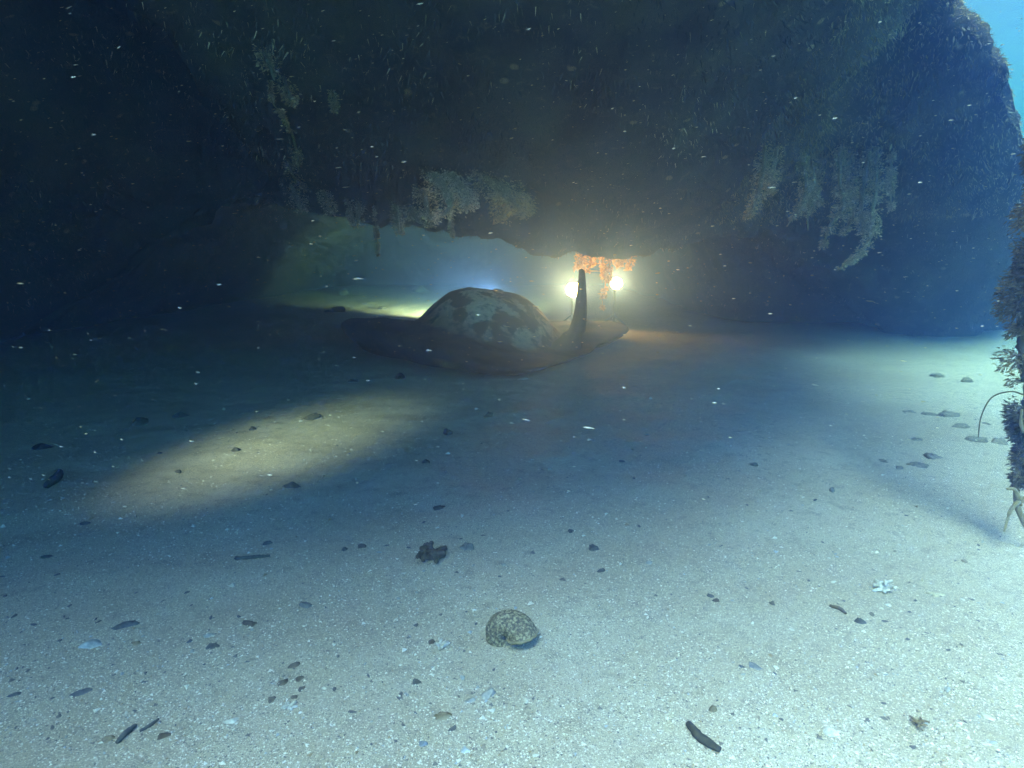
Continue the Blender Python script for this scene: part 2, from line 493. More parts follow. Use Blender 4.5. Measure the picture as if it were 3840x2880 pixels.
growth('hanging_weed', 'thin faint weed strands on the dark ridge at upper left', 'weed', [
    ([(985, 180), (1010, 240), (1030, 300)], .040), ([(1060, 280), (1080, 340), (1095, 400)], .034), ([(1015, 290), (1020, 380), (1060, 430), (1085, 490)], .010),
    ([(1090, 480), (1110, 560), (1120, 640)], .028), ([(1080, 600), (1100, 660), (1150, 720)], .040), ([(1240, 330), (1255, 380), (1250, 420)], .016)],
    (.42, .41, .33), seed0=200, dens=700, leaf=(.006, .016))
growth('soft_growth_clump', 'pale blue-grey lumpy growth clump left on the lip of the overhang', 'growth', [
    ([(1620, 640), (1660, 700), (1690, 770), (1660, 810)], .105), ([(1680, 640), (1720, 690), (1750, 740), (1750, 800)], .075),
    ([(1590, 700), (1600, 770), (1620, 830)], .080)],
    (.70, .75, .78), seed0=300, dens=1500, leaf=(.007, .020))
growth('soft_growth_clump', 'rounded olive growth clump on the lip above the ray', 'growth', [
    ([(1800, 650), (1860, 690), (1910, 740), (1950, 790)], .105), ([(1860, 720), (1900, 780), (1870, 830)], .090), ([(1940, 720), (1975, 770), (1960, 820)], .060)],
    (.58, .57, .48), seed0=330, dens=1500, leaf=(.007, .020))
growth('hanging_weed', 'ragged weed fringe along the lip left above the far sand', 'weed', [
    ([(1090, 690), (1110, 740), (1130, 790)], .075), ([(1210, 710), (1230, 760), (1240, 805)], .055), ([(1400, 760), (1410, 860), (1415, 900), (1418, 960)], .014),
    ([(1340, 750), (1345, 800), (1340, 850)], .060), ([(1480, 760), (1490, 820), (1500, 880)], .045), ([(1540, 770), (1560, 820), (1620, 850)], .060),
    ([(1300, 740), (1310, 800), (1320, 850)], .020), ([(1690, 800), (1690, 850), (1700, 890)], .018)],
    (.58, .63, .66), seed0=400, dens=1000, leaf=(.006, .018))
growth('hanging_weed', 'orange weed hanging from the lip, lit by the lamps behind', 'weed', [
    ([(2170, 930), (2180, 980), (2160, 1010)], .034), ([(2210, 930), (2215, 985), (2200, 1020)], .038), ([(2250, 930), (2262, 1000), (2270, 1070), (2258, 1120), (2262, 1160)], .022),
    ([(2300, 930), (2290, 980), (2280, 1030), (2285, 1080)], .028), ([(2340, 925), (2335, 965), (2320, 1000)], .034), ([(2372, 920), (2370, 960), (2355, 1010)], .030)],
    (.78, .55, .36), seed0=500, dens=520, depth=4.95, lift=.02)

# ------------------------------------------------------------------ the ray
ray_ctrl = [(.06, 3.14), (-.10, 3.16), (-.40, 3.40), (-.74, 3.74), (-1.06, 4.06), (-1.24, 4.40), (-1.08, 4.85), (-.72, 5.18), (-.2, 5.42), (.35, 5.40), (.78, 5.22), (.95, 4.92), (.84, 4.60), (.58, 4.22), (.38, 3.80), (.22, 3.40)]
RC = Vector((-.10, 4.30, 0))
ang = [math.atan2(y - RC.y, x - RC.x) % (2 * math.pi) for x, y in ray_ctrl]
rad = [math.hypot(x - RC.x, y - RC.y) for x, y in ray_ctrl]
order = np.argsort(ang); A_ = np.array(ang)[order]; R_ = np.array(rad)[order]
NA, NR = 220, 64
phis = np.linspace(0, 2 * math.pi, NA, endpoint=False)
Rphi = np.interp(phis, np.concatenate([A_ - 2 * math.pi, A_, A_ + 2 * math.pi]), np.tile(R_, 3))
k = np.ones(9) / 9; Rphi = np.convolve(np.concatenate([Rphi[-4:], Rphi, Rphi[:4]]), k, 'valid')
EDGE_A = [0, 20, 38, 60, 80, 120, 150, 170, 190, 215, 240, 256, 268, 285, 320, 360]
EDGE_Z = [.03, .07, .11, .08, .04, .05, .11, .18, .20, .180, .15, .12, .075, .03, .012, .03]
def ray_top(x, y, u, phi):
    hx, hy = (x - RC.x + .06) / .47, (y - RC.y - .02) / .58
    rho2 = hx * hx + hy * hy
    t_ = (1 - (math.sqrt(rho2) / 1.06) ** 2.5) / .10
    hump = .305 * .10 * (math.log1p(math.exp(t_)) if t_ < 30 else t_)
    skirt = .10 * math.exp(-rho2 * .55)
    rim = float(np.interp(math.degrees(phi) % 360, EDGE_A, EDGE_Z)) * (1 - max(0, (u - .96) / .04) ** 2 * .12) * min(1, u * 1.4)
    wave = .008 * math.sin(phi * 5 + 1.1) * u ** 3
    return .02 + hump + skirt * (1 - u ** 4) * .8 + rim + wave
rv, rcol, rf = [], [], []
for j in range(NR + 1):
    u = (j / NR) ** .8
    for i, ph in enumerate(phis):
        r = Rphi[i] * u
        x, y = RC.x + r * math.cos(ph), RC.y + r * math.sin(ph)
        z = ray_top(x, y, u, ph)
        z += (.010 * noise.noise(Vector((x * 9, y * 9, 1))) + .004 * noise.noise(Vector((x * 26, y * 26, 2)))) * min(1, 3 * (1 - u) + .15)
        rv.append((x, y, z + gz(x, y) * .5))
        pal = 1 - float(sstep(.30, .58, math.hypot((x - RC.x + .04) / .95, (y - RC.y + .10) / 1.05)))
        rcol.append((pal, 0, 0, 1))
for j in range(NR):
    for i in range(NA):
        a = j * NA + i; b_ = j * NA + (i + 1) % NA
        rf.append((a, b_, b_ + NA, a + NA))
nb = len(rv)                                             # margin turned under, then the flat belly
for s, (du_, zz) in enumerate([(1.004, .90), (.985, .66), (.88, .05), (.5, .05), (0.02, .05)]):
    for i, ph in enumerate(phis):
        front = max(0, math.cos(ph - R(238))) ** 6
        r = Rphi[i] * du_ + (.02 * front if s == 1 else 0)
        x, y = RC.x + r * math.cos(ph), RC.y + r * math.sin(ph)
        zt = rv[NR * NA + i][2]
        z = zt * zz if s < 2 else .008 + .03 * (zz - .05)
        rv.append((x, y, max(z, .008) + gz(x, y) * .5))
        cream = float(sstep(R(10), R(3), abs(ph - R(255)))) if s >= 2 else 0  # torch light along the front underside edge, painted as a cream patch
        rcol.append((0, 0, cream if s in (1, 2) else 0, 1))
for s in range(5):
    o0 = NR * NA if s == 0 else nb + (s - 1) * NA
    o1 = nb + s * NA
    for i in range(NA):
        rf.append((o0 + i, o0 + (i + 1) % NA, o1 + (i + 1) % NA, o1 + i))
# the raised tail, broad at its root, growing out of the disc
base_c = P(2135, 1330, 4.08); base_c.z = .06
tail_path = smooth_path([base_c, P(2160, 1250, 4.06), P(2177, 1170, 4.05), P(2181, 1090, 4.05), P(2182, 1040, 4.06), P(2181, 1008, 4.07)], 26)
tw = np.interp(np.linspace(0, 1, 27), [0, .12, .25, .45, .7, .9, .97, 1], [.125, .078, .056, .038, .027, .021, .019, .006])
tb = len(rv); TN = 12
for i, p in enumerate(tail_path):
    for q in range(TN):
        a = 2 * math.pi * q / TN
        rv.append((p.x + tw[i] * math.cos(a) - (.35 * tw[i] if i < 6 else 0), p.y + tw[i] * 1.5 * math.sin(a), p.z))
        rcol.append((0.0, 0, 0, 1))
for i in range(26):
    for q in range(TN):
        rf.append((tb + i * TN + q, tb + i * TN + (q + 1) % TN, tb + (i + 1) * TN + (q + 1) % TN, tb + (i + 1) * TN + q))
rf.append(tuple(tb + 26 * TN + q for q in range(TN)))
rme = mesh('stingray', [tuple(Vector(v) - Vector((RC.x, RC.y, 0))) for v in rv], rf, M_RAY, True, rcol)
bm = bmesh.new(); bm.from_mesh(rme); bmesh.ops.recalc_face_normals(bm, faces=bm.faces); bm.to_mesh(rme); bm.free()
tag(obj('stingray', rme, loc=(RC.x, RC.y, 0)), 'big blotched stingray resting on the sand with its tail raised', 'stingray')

# ------------------------------------------------------------------ lamps behind the ray, and two unseen ones added for their light
def dive_lamp(label, head, aim, power, lens_r=.045, cone=150, colr=(1, .55, .25), group='lamps behind the ray', emit=30, soft=None, blend=.6, roof=False):
    head, aim = Vector(head), Vector(aim)
    foot = Vector((head.x, head.y + .10, gz(head.x, head.y + .10)))
    if roof:
        hit = hull_bvh.ray_cast(foot + Vector((0, 0, .4)), Vector((0, 0, 1)))[0]
        foot = hit if hit is not None else foot + Vector((0, 0, 1.3))
    root = empty('dive_lamp', foot); tag(root, label, 'lamp', group)
    d = (aim - head).normalized()
    mb = MB(); mb.tube([head - d * .18, head - d * .06], .032, 16); mb.tube([head - d * .065, head - d * .03, head], [.034, lens_r * 1.15, lens_r * 1.2], 20, cap=False)
    under(mb.build('housing', M_BLACK), root)
    mb = MB(); mb.tube([head - d * .010, head - d * .006], lens_r * 1.05, 24)
    under(mb.build('lens', mat_emit('lamp_lens', (1, .36, .09), emit)), root)
    mb = MB(); mb.tube([foot, Vector((foot.x, foot.y, head.z + (.05 if roof else -.05))), head - d * .12], .011, 8)
    under(mb.build('arm', M_BLACK), root)
    for q in range(0 if roof else 3):
        a = 2.1 * q + .4
        mb = MB(); mb.tube([foot + Vector((0, 0, .10)), foot + Vector((.14 * math.cos(a), .14 * math.sin(a), -.005))], .008, 6)
        under(mb.build('leg', M_BLACK), root)
    ld = bpy.data.lights.new('lamp_beam', 'SPOT')
    ld.energy = power; ld.spot_size = R(cone); ld.spot_blend = blend; ld.color = colr; ld.shadow_soft_size = soft or lens_r
    lo = bpy.data.objects.new('lamp_beam', ld); col.objects.link(lo)
    lo.parent = root; lo.location = head + d * .01 - root.location
    lo.rotation_euler = (-d).to_track_quat('Z', 'Y').to_euler()
    return root
dive_lamp('glaring lamp behind the raised tail of the ray', P(2150, 1085, 5.75), (.0, 0, 2.1), 42, cone=52, blend=.4, lens_r=.065, emit=80, colr=(1, .32, .075))
dive_lamp('smaller lamp shining through the hanging orange weed', P(2312, 1062, 5.65), (.3, 0, 2.1), 27, cone=52, blend=.4, lens_r=.052, emit=80, colr=(1, .32, .075))
dive_lamp('added unseen lamp low behind the hump of the ray, lighting the far sand', (-.15, 5.75, .30), (-.95, 8.8, -.1), 2300, cone=74, blend=1.0, emit=3, colr=(1, .68, .60))  # added out of sight to brighten the strip of far sand
dive_lamp('unseen lamp added in place of a torch, throwing the pool of light left of the ray', (-1.7, -.45, 1.5), (-.78, 2.14, 0), 260, cone=13, lens_r=.045, soft=.16, blend=1.0, colr=(1, .84, .64), emit=3, group=None, roof=True)  # added out of view for the light pool; its hanging mount is invented

# ------------------------------------------------------------------ growth-covered line at the right edge
post_path = [Vector((1.215, 1.25, -.02)), Vector((1.125, 1.27, .10)), Vector((1.135, 1.30, .25)), Vector((1.165, 1.32, .42)), Vector((1.145, 1.34, .62)), Vector((1.17, 1.36, .85)), Vector((1.27, 1.4, 1.15)), Vector((1.36, 1.5, 1.6)), Vector((1.5, 1.9, 2.1))]
post = empty('overgrown_line', post_path[0])
tag(post, 'shaggy overgrown line hanging down at the right edge of the picture', 'line')
mb = MB(); mb.tube(smooth_path(post_path, 90), [.0060 + .002 * noise.noise(Vector((i * .7, 0, 0))) for i in range(91)], 9, (.40, .35, .23, 1), wob=.12, seed=3)
under(mb.build('core', M_FROND), post)
rr = random.Random(31)
body_path = [Vector(p) for p in ((1.135, 1.28, .15), (1.140, 1.30, .25), (1.130, 1.31, .38), (1.115, 1.33, .50), (1.135, 1.35, .64), (1.150, 1.37, .80), (1.20, 1.40, 1.0), (1.30, 1.5, 1.4))]
for k in range(7):
    under(frond(body_path[k:k + 2] if k < 6 else body_path[6:], [.022, .034, .046, .050, .046, .050, .050][k], 14, [(.20, .17, .11), (.15, .135, .095), (.24, .205, .13), (.16, .145, .10)][k % 4], 880 + k, (.004, .012), 17000, stem_k=.28, slim=(.2, .45), gate=-.12).build('growth', M_FROND), post)
for k, pth in enumerate([[(1.125, 1.27, .12), (1.10, 1.26, .10), (1.085, 1.25, .055)], [(1.125, 1.27, .12), (1.10, 1.26, .15), (1.075, 1.25, .155)], [(1.125, 1.27, .11), (1.15, 1.26, .16), (1.17, 1.25, .20)],
                         [(1.14, 1.29, .26), (1.10, 1.27, .29), (1.085, 1.26, .33)], [(1.15, 1.3, .34), (1.12, 1.29, .31), (1.12, 1.29, .26)]]):
    mb = MB(); pts = smooth_path(pth, 10); mb.tube(pts, [.0055 * (1 - .06 * i) for i in range(11)], 7, (.46, .41, .27, 1), wob=.15, seed=50 + k)
    under(mb.build('branch', M_FROND), post)
mb = MB(); pts = smooth_path([P(3838, 1480, 1.5), P(3790, 1468, 1.5), P(3720, 1490, 1.52), P(3680, 1560, 1.52), P(3668, 1640, 1.52)], 30)
mb.tube(pts, [.0022 * (1 - .015 * i) for i in range(31)], 6, (.22, .19, .12, 1)); under(mb.build('whip', M_FROND), post)
# a small fish-like tip of growth sticking out of the right rim
q_ = hull_bvh.find_nearest(P(3755, 205, 3.45))[0]
mb = frond([q_, q_ + Vector((.035, 0, .03)), q_ + Vector((.075, 0, .065))], .016, 10, (.07, .065, .05), 77, (.008, .018), 1600)
r_ = empty('weed_tuft', q_); tag(r_, 'small dark tuft sticking out into the blue from the right rim', 'weed'); under(mb.build('tuft', M_FROND), r_)

# ------------------------------------------------------------------ stones, shells and coral bits on the sand
def lump(seed, n=2, rough=.28, freq=2.2, flat=.5):
    bm = bmesh.new(); bmesh.ops.create_icosphere(bm, subdivisions=n, radius=1)
    off = Vector((seed * 3.7, seed * 1.3, seed * .7))
    rl = random.Random(seed * 13 + 1)
    cuts = [(Vector((rl.uniform(-1, 1), rl.uniform(-1, 1), rl.uniform(-.2, 1))).normalized(), rl.uniform(.45, .85)) for _ in range(5)]
    for v in bm.verts:
        p = v.co.copy()
        v.co = p * (1 + rough * noise.noise(p * freq + off) + rough * .5 * noise.noise(p * freq * 2.7 + off))
        for cn, cd in cuts:                                  # broken faces
            e = v.co.dot(cn) - cd
            if e > 0: v.co -= cn * e * .85
        if v.co.z < -flat * .6: v.co.z = -flat * .6
    vs = [v.co.copy() for v in bm.verts]; fs = [tuple(w.index for w in f.verts) for f in bm.faces]
    bm.free(); return vs, fs
def place(name, label, cat, px, py, mb, group=None, mat=None, rot=0.0, sink=0.0):
    g, d = G(px, py)
    me = mesh(name, mb.v, mb.f, mat or M_ITEM, True, mb.c)
    o = obj(name, me, loc=(g.x, g.y, g.z - sink)); o.rotation_euler.z = rot
    return tag(o, label, cat, group)
def stone(label, px, py, w, asp=(1, .8, .6), c=(.10, .09, .07), rot=0, seed=1, rough=.40, n=3, name='stone', cat='stone', group=None, sink=.42):
    g, d = G(px, py)
    s = w / F * d * .5
    vs, fs = lump(seed, n, rough)
    mb = MB(); mb.add([Vector((v.x * s * asp[0], v.y * s * asp[1], (v.z + .3) * s * asp[2])) for v in vs], fs, (*c, 1))
    return place(name, label, cat, px, py, mb, group, rot=R(rot), sink=s * asp[2] * sink)
def coral(label, px, py, w, c, seed, arms=6, name='coral_fragment', thick=.16, lift=.5):
    g, d = G(px, py); s = w / F * d * .5
    rr = random.Random(seed); mb = MB()
    for k in range(arms):
        a = 6.283 * k / arms + rr.uniform(-.4, .4)
        L = s * rr.uniform(.65, 1.05)
        e = Vector((math.cos(a) * L, math.sin(a) * L, s * lift * rr.uniform(.05, 1)))
        m = e * .5 + Vector((rr.uniform(-.2, .2) * s, rr.uniform(-.2, .2) * s, s * .22))
        pts = smooth_path([(0, 0, s * .12), m, e], 8)
        mb.tube(pts, [s * thick * (1.25 - .06 * i) * rr.uniform(.85, 1.15) for i in range(9)], 7, (*c, 1), wob=.15, seed=seed + k)
        if rr.random() < .7:
            b2 = m + Vector((rr.uniform(-.5, .5) * s, rr.uniform(-.5, .5) * s, s * .15))
            mb.tube([m, (m + b2) * .5, b2], [s * thick, s * thick * .9, s * thick * .6], 6, (*c, 1), wob=.2, seed=seed + 40 + k)
    return place(name, label, 'coral', px, py, mb)
def stick(label, pa, pb, wpx, c, seed, name='twig', bend=.12, cat='twig', flat=1.0):
    a, da = G(*pa); b_, db = G(*pb)
    m = (a + b_) * .5 + Vector(((b_ - a).y, -(b_ - a).x, 0)) * bend
    r = wpx / F * da * .5
    pts = [p - a + Vector((0, 0, r * .7)) for p in smooth_path([a, m, b_], 12)]
    mb = MB(); mb.tube(pts, [r * (.45 + .6 * math.sin(math.pi * (.12 + .8 * i / 12))) for i in range(13)], 8, (*c, 1), wob=.12, seed=seed)
    me = mesh(name, mb.v, mb.f, M_ITEM, True, mb.c)
    o = obj(name, me, loc=a); return tag(o, label, cat)

# the turban shell
def turban():
    g, d = G(1905, 2445)
    s = 178 / F * d
    nt_, npi = 150, 30
    b_, E, H, T = .150, .92, 1.05, 6.283 * 3.1
    vs, fs = [], []
    for i in range(nt_ + 1):
        th = T * i / nt_
        W = math.exp(b_ * (th - T))
        for j in range(npi):
            ph = 6.283 * j / npi
            rib = 1 + .045 * math.sin(ph * 10) + .025 * math.sin(th * 9 + 1.5 * math.sin(ph * 2)) + .03 * noise.noise(Vector((th * 3, ph * 3, 0)))
            e = E * rib
            rx = 1 + e * math.cos(ph); zz = -H * 1.0 + e * 1.05 * math.sin(ph)
            vs.append(Vector((W * rx * math.cos(th), W * rx * math.sin(th), W * zz + H)))
    for i in range(nt_):
        for j in range(npi):
            fs.append((i * npi + j, i * npi + (j + 1) % npi, (i + 1) * npi + (j + 1) % npi, (i + 1) * npi + j))
    vs = np.array([v[:] for v in vs])
    mx = (vs.max(0) - vs.min(0)).max()
    vs = (vs - (vs.max(0) + vs.min(0)) / 2) / mx * s * 1.04
    rt, up_, cm = Vector((1, 0, 0)), Vector((0, .6, .8)), Vector((0, -.8, .6))
    wz = (rt * .05 + up_ * .45 + cm * -.85).normalized()            # where the apex points
    wt = rt * .12 - up_ * .92 + cm * .28                              # where the mouth looks
    wt = (wt - wz * wt.dot(wz)).normalized()
    lt = Vector((-math.sin(T), math.cos(T), 0)); lz_ = Vector((0, 0, 1)); lx_ = lt.cross(lz_); wx = wt.cross(wz)
    Rm = Matrix((wx, wt, wz)).transposed() @ Matrix((lx_, lt, lz_))
    vs = [Rm @ Vector(v) for v in vs]
    zmin = min(v.z for v in vs)
    vs = [v - Vector((0, 0, zmin)) for v in vs]
    root = empty('turban_shell', (g.x, g.y + s * .22, g.z - s * .19)); tag(root, 'big brown mottled snail shell lying alone on the near sand', 'shell')
    o = obj('whorls', mesh('whorls', vs, fs, M_SHELL), root)
    ap = vs[nt_ * npi:(nt_ + 1) * npi]
    cen = sum(ap, Vector()) / npi
    nrm = (ap[0] - cen).cross(ap[npi // 4] - cen).normalized()
    mb = MB()
    for k, (kk, dz) in enumerate([(.93, -.012), (.62, .006), (.3, .014), (.02, .016)]):
        mb.v += [tuple(cen + (p - cen) * kk + nrm * (dz * s * 3)) for p in ap]
    mb.c = [(1, 1, 1, 1)] * len(mb.v)
    for k in range(3):
        for j in range(npi):
            mb.f.append((k * npi + j, k * npi + (j + 1) % npi, (k + 1) * npi + (j + 1) % npi, (k + 1) * npi + j))
    mb.build('operculum', M_LIP, root)
    lip = MB(); lip.tube(ap + [ap[0]], s * .030, 8, wob=.15, seed=4)
    lip.build('lip', M_LIP, root)
turban()

DK, BR, GY, PL, WH, TN_ = (.12, .115, .10), (.13, .10, .06), (.20, .20, .19), (.40, .40, .39), (.62, .61, .57), (.30, .24, .14)
coral('brown crusty coral lump on the sand behind the big shell', 1618, 2095, 125, (.13, .10, .065), 21, 13, 'coral_lump', .17, .8)
coral('small white spiky coral piece just left of the big shell', 1655, 2425, 66, WH, 22, 6)
stone('brown crumb touching the small white coral left of the big shell', 1618, 2408, 40, c=BR, seed=31)
coral('white branched coral piece standing alone on the bright sand at right', 3310, 2215, 84, WH, 23, 7, lift=.9)
stick('dark curved seed pod lying on the bright sand at lower right', (2580, 2722), (2700, 2822), 34, (.07, .065, .05), 5, 'seed_pod', .10, 'pod')
stone('round dark stone in the lit pool of sand left of the ray', 1163, 1570, 68, (1, .8, .95), DK, 20, 41, .35)
stone('dark stone with a notched top below the lit pool', 1095, 1822, 70, (1, .7, .75), DK, 10, 42, .45)
stone('dark oval stone near the left edge', 160, 1680, 92, (1.05, .6, .5), (.03, .028, .025), 18, 43, .2)
stick('dark slanted broken shell near the left edge', (175, 1832), (228, 1778), 34, (.06, .06, .06), 6, 'shell_fragment', .05, 'shell')
stone('pale grey oval clam shell at lower left', 345, 2420, 92, (1.0, .65, .5), (.40, .43, .45), 28, 45, .10, name='clam_shell', cat='shell')
stone('flat dark stone behind the pale oval clam shell', 470, 2345, 86, (1.1, .6, .3), (.12, .12, .12), 25, 46, .4)
stone('small tan and black pebble right of the pale oval clam shell', 508, 2412, 42, c=TN_, seed=47, name='pebble', cat='pebble')
stone('grey chip, upper one of the shell heap at lower left', 785, 2385, 52, (1, .4, .5), PL, 30, 48, .4, name='shell_fragment', cat='shell')
stone('dark chip, lower one of the shell heap at lower left', 800, 2425, 60, (1.1, .4, .5), DK, 15, 49, .4, name='shell_fragment', cat='shell')
stone('small blue-grey pebble left of the shell heap', 712, 2405, 30, c=(.12, .13, .15), seed=50, name='pebble', cat='pebble')
stone('grey roundish stone in the middle left of the near sand', 1147, 2270, 52, (1, .9, .7), GY, 0, 51)
stone('dark brown pebble left of the grey roundish stone', 930, 2340, 50, (1.2, .8, .6), BR, 10, 52, .4, name='pebble', cat='pebble')
for i, (a, b, w, lb) in enumerate([
    (1100, 2495, 46, 'brown crumb at the top of the broken ring of crumbs'),
    (1125, 2545, 40, 'brown crumb at the right side of the broken ring of crumbs'),
    (1130, 2585, 34, 'brown crumb at the lower right of the broken ring of crumbs'),
    (1105, 2612, 32, 'brown crumb at the bottom of the broken ring of crumbs'),
    (1060, 2560, 52, 'largest brown crumb in the middle of the broken ring of crumbs'),
    (1020, 2620, 40, 'brown crumb at the lower left end of the broken ring of crumbs')]):
    stone(lb, a, b, w, (1, .9, .45), (.17, .14, .095), i * 50, 60 + i, .5, 2, 'crumb', 'crumb', 'crumbs in a broken ring')
stone('white angular shell shard at the bottom left', 862, 2705, 64, (1, .6, .4), WH, 22, 70, .45, name='shell_fragment', cat='shell')
coral('white knobbly bit below the broken ring of crumbs', 1085, 2655, 56, WH, 24, 6, thick=.2)
stone('tan stone near the bottom left corner', 405, 2775, 50, (1, .8, .7), TN_, 20, 71, .3)
stick('short dark stick beside the tan stone near the bottom left', (440, 2790), (510, 2725), 22, DK, 7, 'twig', -.05)
stick('thin grey stick ending at a white chip near the bottom left', (525, 2745), (595, 2700), 14, (.12, .11, .09), 8, 'twig', .08)
stone('brown half-buried stone right of the thin grey stick', 610, 2760, 66, (1, .6, .4), BR, 30, 72, .4)
stone('pale bluish knobbly stone below and left of the big shell', 1832, 2605, 64, (.9, .9, .8), PL, 0, 73, .5, name='coral_fragment', cat='coral')
stone('flat pale stone left of the pale bluish knobbly stone', 1768, 2625, 52, (1, .7, .4), (.36, .36, .34), 0, 74, .4)
stone('blue-white shell pebble at the bottom centre', 1745, 2810, 46, (1, .8, .8), (.5, .55, .62), 0, 75, .3, name='pebble', cat='pebble')
stone('dull blue pebble at the bottom, left of the blue-white one', 1588, 2790, 40, c=(.22, .26, .33), seed=76, name='pebble', cat='pebble')
stone('brownish flat stone at the bottom left of centre', 1660, 2690, 66, (1, .8, .35), (.27, .23, .15), 0, 77, .4)
stone('dark egg-shaped pebble on the bright sand at right', 3225, 2330, 44, (1, .7, .6), (.09, .09, .09), -20, 78, .15, name='pebble', cat='pebble')
stick('thin brown bent twig left of the dark egg-shaped pebble', (3110, 2275), (3172, 2305), 14, BR, 9, 'twig', -.18)
stone('dark pebble, upper one of a touching pair right of centre', 2665, 2235, 30, c=DK, seed=79, name='pebble', cat='pebble')
stone('brown pebble, lower one of a touching pair right of centre', 2685, 2252, 30, c=BR, seed=80, name='pebble', cat='pebble')
stone('tan pebble with a dark top right of the bottom centre', 2672, 2660, 42, (.8, .8, .8), (.20, .17, .11), 0, 81, .25, name='pebble', cat='pebble')
stone('blue-grey pebble on the bright sand above the seed pod', 2828, 2500, 56, (1, .7, .7), (.22, .23, .26), -30, 82, .35, name='pebble', cat='pebble')
stone('small dark pebble left of the blue-grey pebble above the seed pod', 2780, 2500, 28, c=DK, seed=83, name='pebble', cat='pebble')
stone('small dark pebble up and right of the big shell', 2252, 2142, 32, (1, .9, .8), DK, 0, 84, name='pebble', cat='pebble')
stone('small pale pebble far right of the big shell on the grey sand', 2435, 2112, 28, c=PL, seed=85, name='pebble', cat='pebble')
stone('small pale blue pebble straight above the big shell', 1886, 2118, 28, c=PL, seed=86, name='pebble', cat='pebble')
stone('brown round pebble left of the brown crusty coral lump', 1356, 2050, 38, (1, .9, .6), BR, 0, 87, .2, name='pebble', cat='pebble')
stick('dark thin stick on the grey sand left of centre', (885, 2098), (1012, 2088), 14, DK, 10, 'twig', .02)
stone('dark lump at the left end of the dark thin stick', 893, 2096, 34, c=DK, seed=88, name='pebble', cat='pebble')
stone('dark lump above the right end of the dark thin stick', 1000, 2040, 40, (1.2, .8, .6), DK, 20, 89, .4, name='pebble', cat='pebble')
stone('flat grey slanted shell at far lower left', 298, 2600, 76, (1.1, .5, .25), (.14, .14, .14), 32, 90, .3, name='shell_fragment', cat='shell')
stone('dark flat chip at the left edge low down', 55, 2605, 56, (1, .45, .3), DK, 20, 91, .3, name='shell_fragment', cat='shell')
stone('dark pebble near the left edge half way down the sand', 320, 1965, 44, (1.2, .6, .5), DK, 20, 92, .3, name='pebble', cat='pebble')
stone('flat dark chip on the grey sand below the notched stone', 170, 2090, 44, (1.2, .5, .4), DK, 25, 93, .3, name='pebble', cat='pebble')
stone('round blackish boulder on the lit far sand', 1292, 1105, 48, (1, .9, 1.0), (.07, .065, .055), 0, 94, .25, 3, 'boulder', 'boulder')
stone('jagged dark lump, larger of two on the edge of the far lit sand', 1275, 1168, 60, (1, .8, .9), (.06, .055, .05), 0, 95, .5, 3, 'boulder', 'boulder')
stone('jagged dark lump, smaller of two on the edge of the far lit sand', 1230, 1172, 34, (1, .8, .8), (.06, .055, .05), 0, 96, .5, 3, 'boulder', 'boulder')
stone('low dark lump on the edge of the lit sand nearer the ray', 1430, 1160, 40, (1, .8, .7), (.06, .055, .05), 0, 97, .5, 3, 'boulder', 'boulder')
stone('grey block at the back of the lit far sand', 1572, 1096, 76, (1, .8, .7), (.13, .12, .10), 0, 98, .45, 3, 'boulder', 'boulder')
stone('round pebble on dim sand in front of the left wing of the ray', 1325, 1430, 46, (1.1, .8, .5), (.10, .09, .08), 0, 99, .2)
stone('rough dark stone touching the front edge of the ray', 1502, 1415, 62, (1, .8, .75), (.06, .055, .05), 0, 100, .4)
stone('pale chip wedged at the right end of the front edge of the ray', 1968, 1420, 46, (1.1, .5, .5), (.45, .45, .43), 25, 101, .4, name='shell_fragment', cat='shell')
for i, (a, b, w, lb) in enumerate([
    (3560, 1560, 70, 'dark stone in the middle of the far right scatter'),
    (3600, 1600, 66, 'dark stone just below the middle one of the far right scatter'),
    (3480, 1555, 60, 'dark stone left of the middle one of the far right scatter'),
    (3500, 1715, 64, 'dark stone, larger of two at the bottom of the far right scatter'),
    (3445, 1745, 60, 'dark stone, lower of two at the bottom of the far right scatter'),
    (3655, 1650, 76, 'broad dark stone at the foot of the thin whip of weed'),
    (3620, 1430, 56, 'dark stone, right one of the two farthest at the far right'),
    (3510, 1410, 60, 'dark stone, left one of the two farthest at the far right'),
    (3370, 1755, 36, 'small stone left of the bottom two of the far right scatter'),
    (3750, 1660, 60, 'dark stone right of the whip of weed, beside the overgrown line'),
    (3405, 1545, 40, 'small stone, leftmost in the upper row of the far right scatter'),
    (3440, 1650, 44, 'small stone alone between the upper and lower rows at far right'),
    (3310, 1730, 36, 'small stone, leftmost in the lower row of the far right scatter'),
    (3700, 1590, 30, 'tiny stone under the arch of the whip of weed')]):
    stone(lb, a, b, w, (1.15, .85, .55), (.24, .22, .18), i * 37, 110 + i, .6, 3, 'stone', 'stone', 'stones scattered at the far right')
stone('white stone on the bright sand at the bottom right', 3115, 2745, 70, (1.1, .7, .5), WH, 0, 130, .35)
stone('pale cream stone at the far bottom right', 3705, 2690, 60, (1.1, .6, .4), (.6, .58, .5), -25, 131, .4)
coral('brown frilly growth bit on the bright sand at the bottom right', 3440, 2720, 80, (.22, .17, .10), 25, 8, 'weed_scrap', .10, .5)
stone('small tan flake above the white stone at the right', 3520, 2230, 60, (1.1, .6, .35), (.55, .50, .38), -20, 132, .5, name='shell_fragment', cat='shell')
stone('small white pebble below the white branched coral piece', 3327, 2268, 26, c=WH, seed=133, name='pebble', cat='pebble')
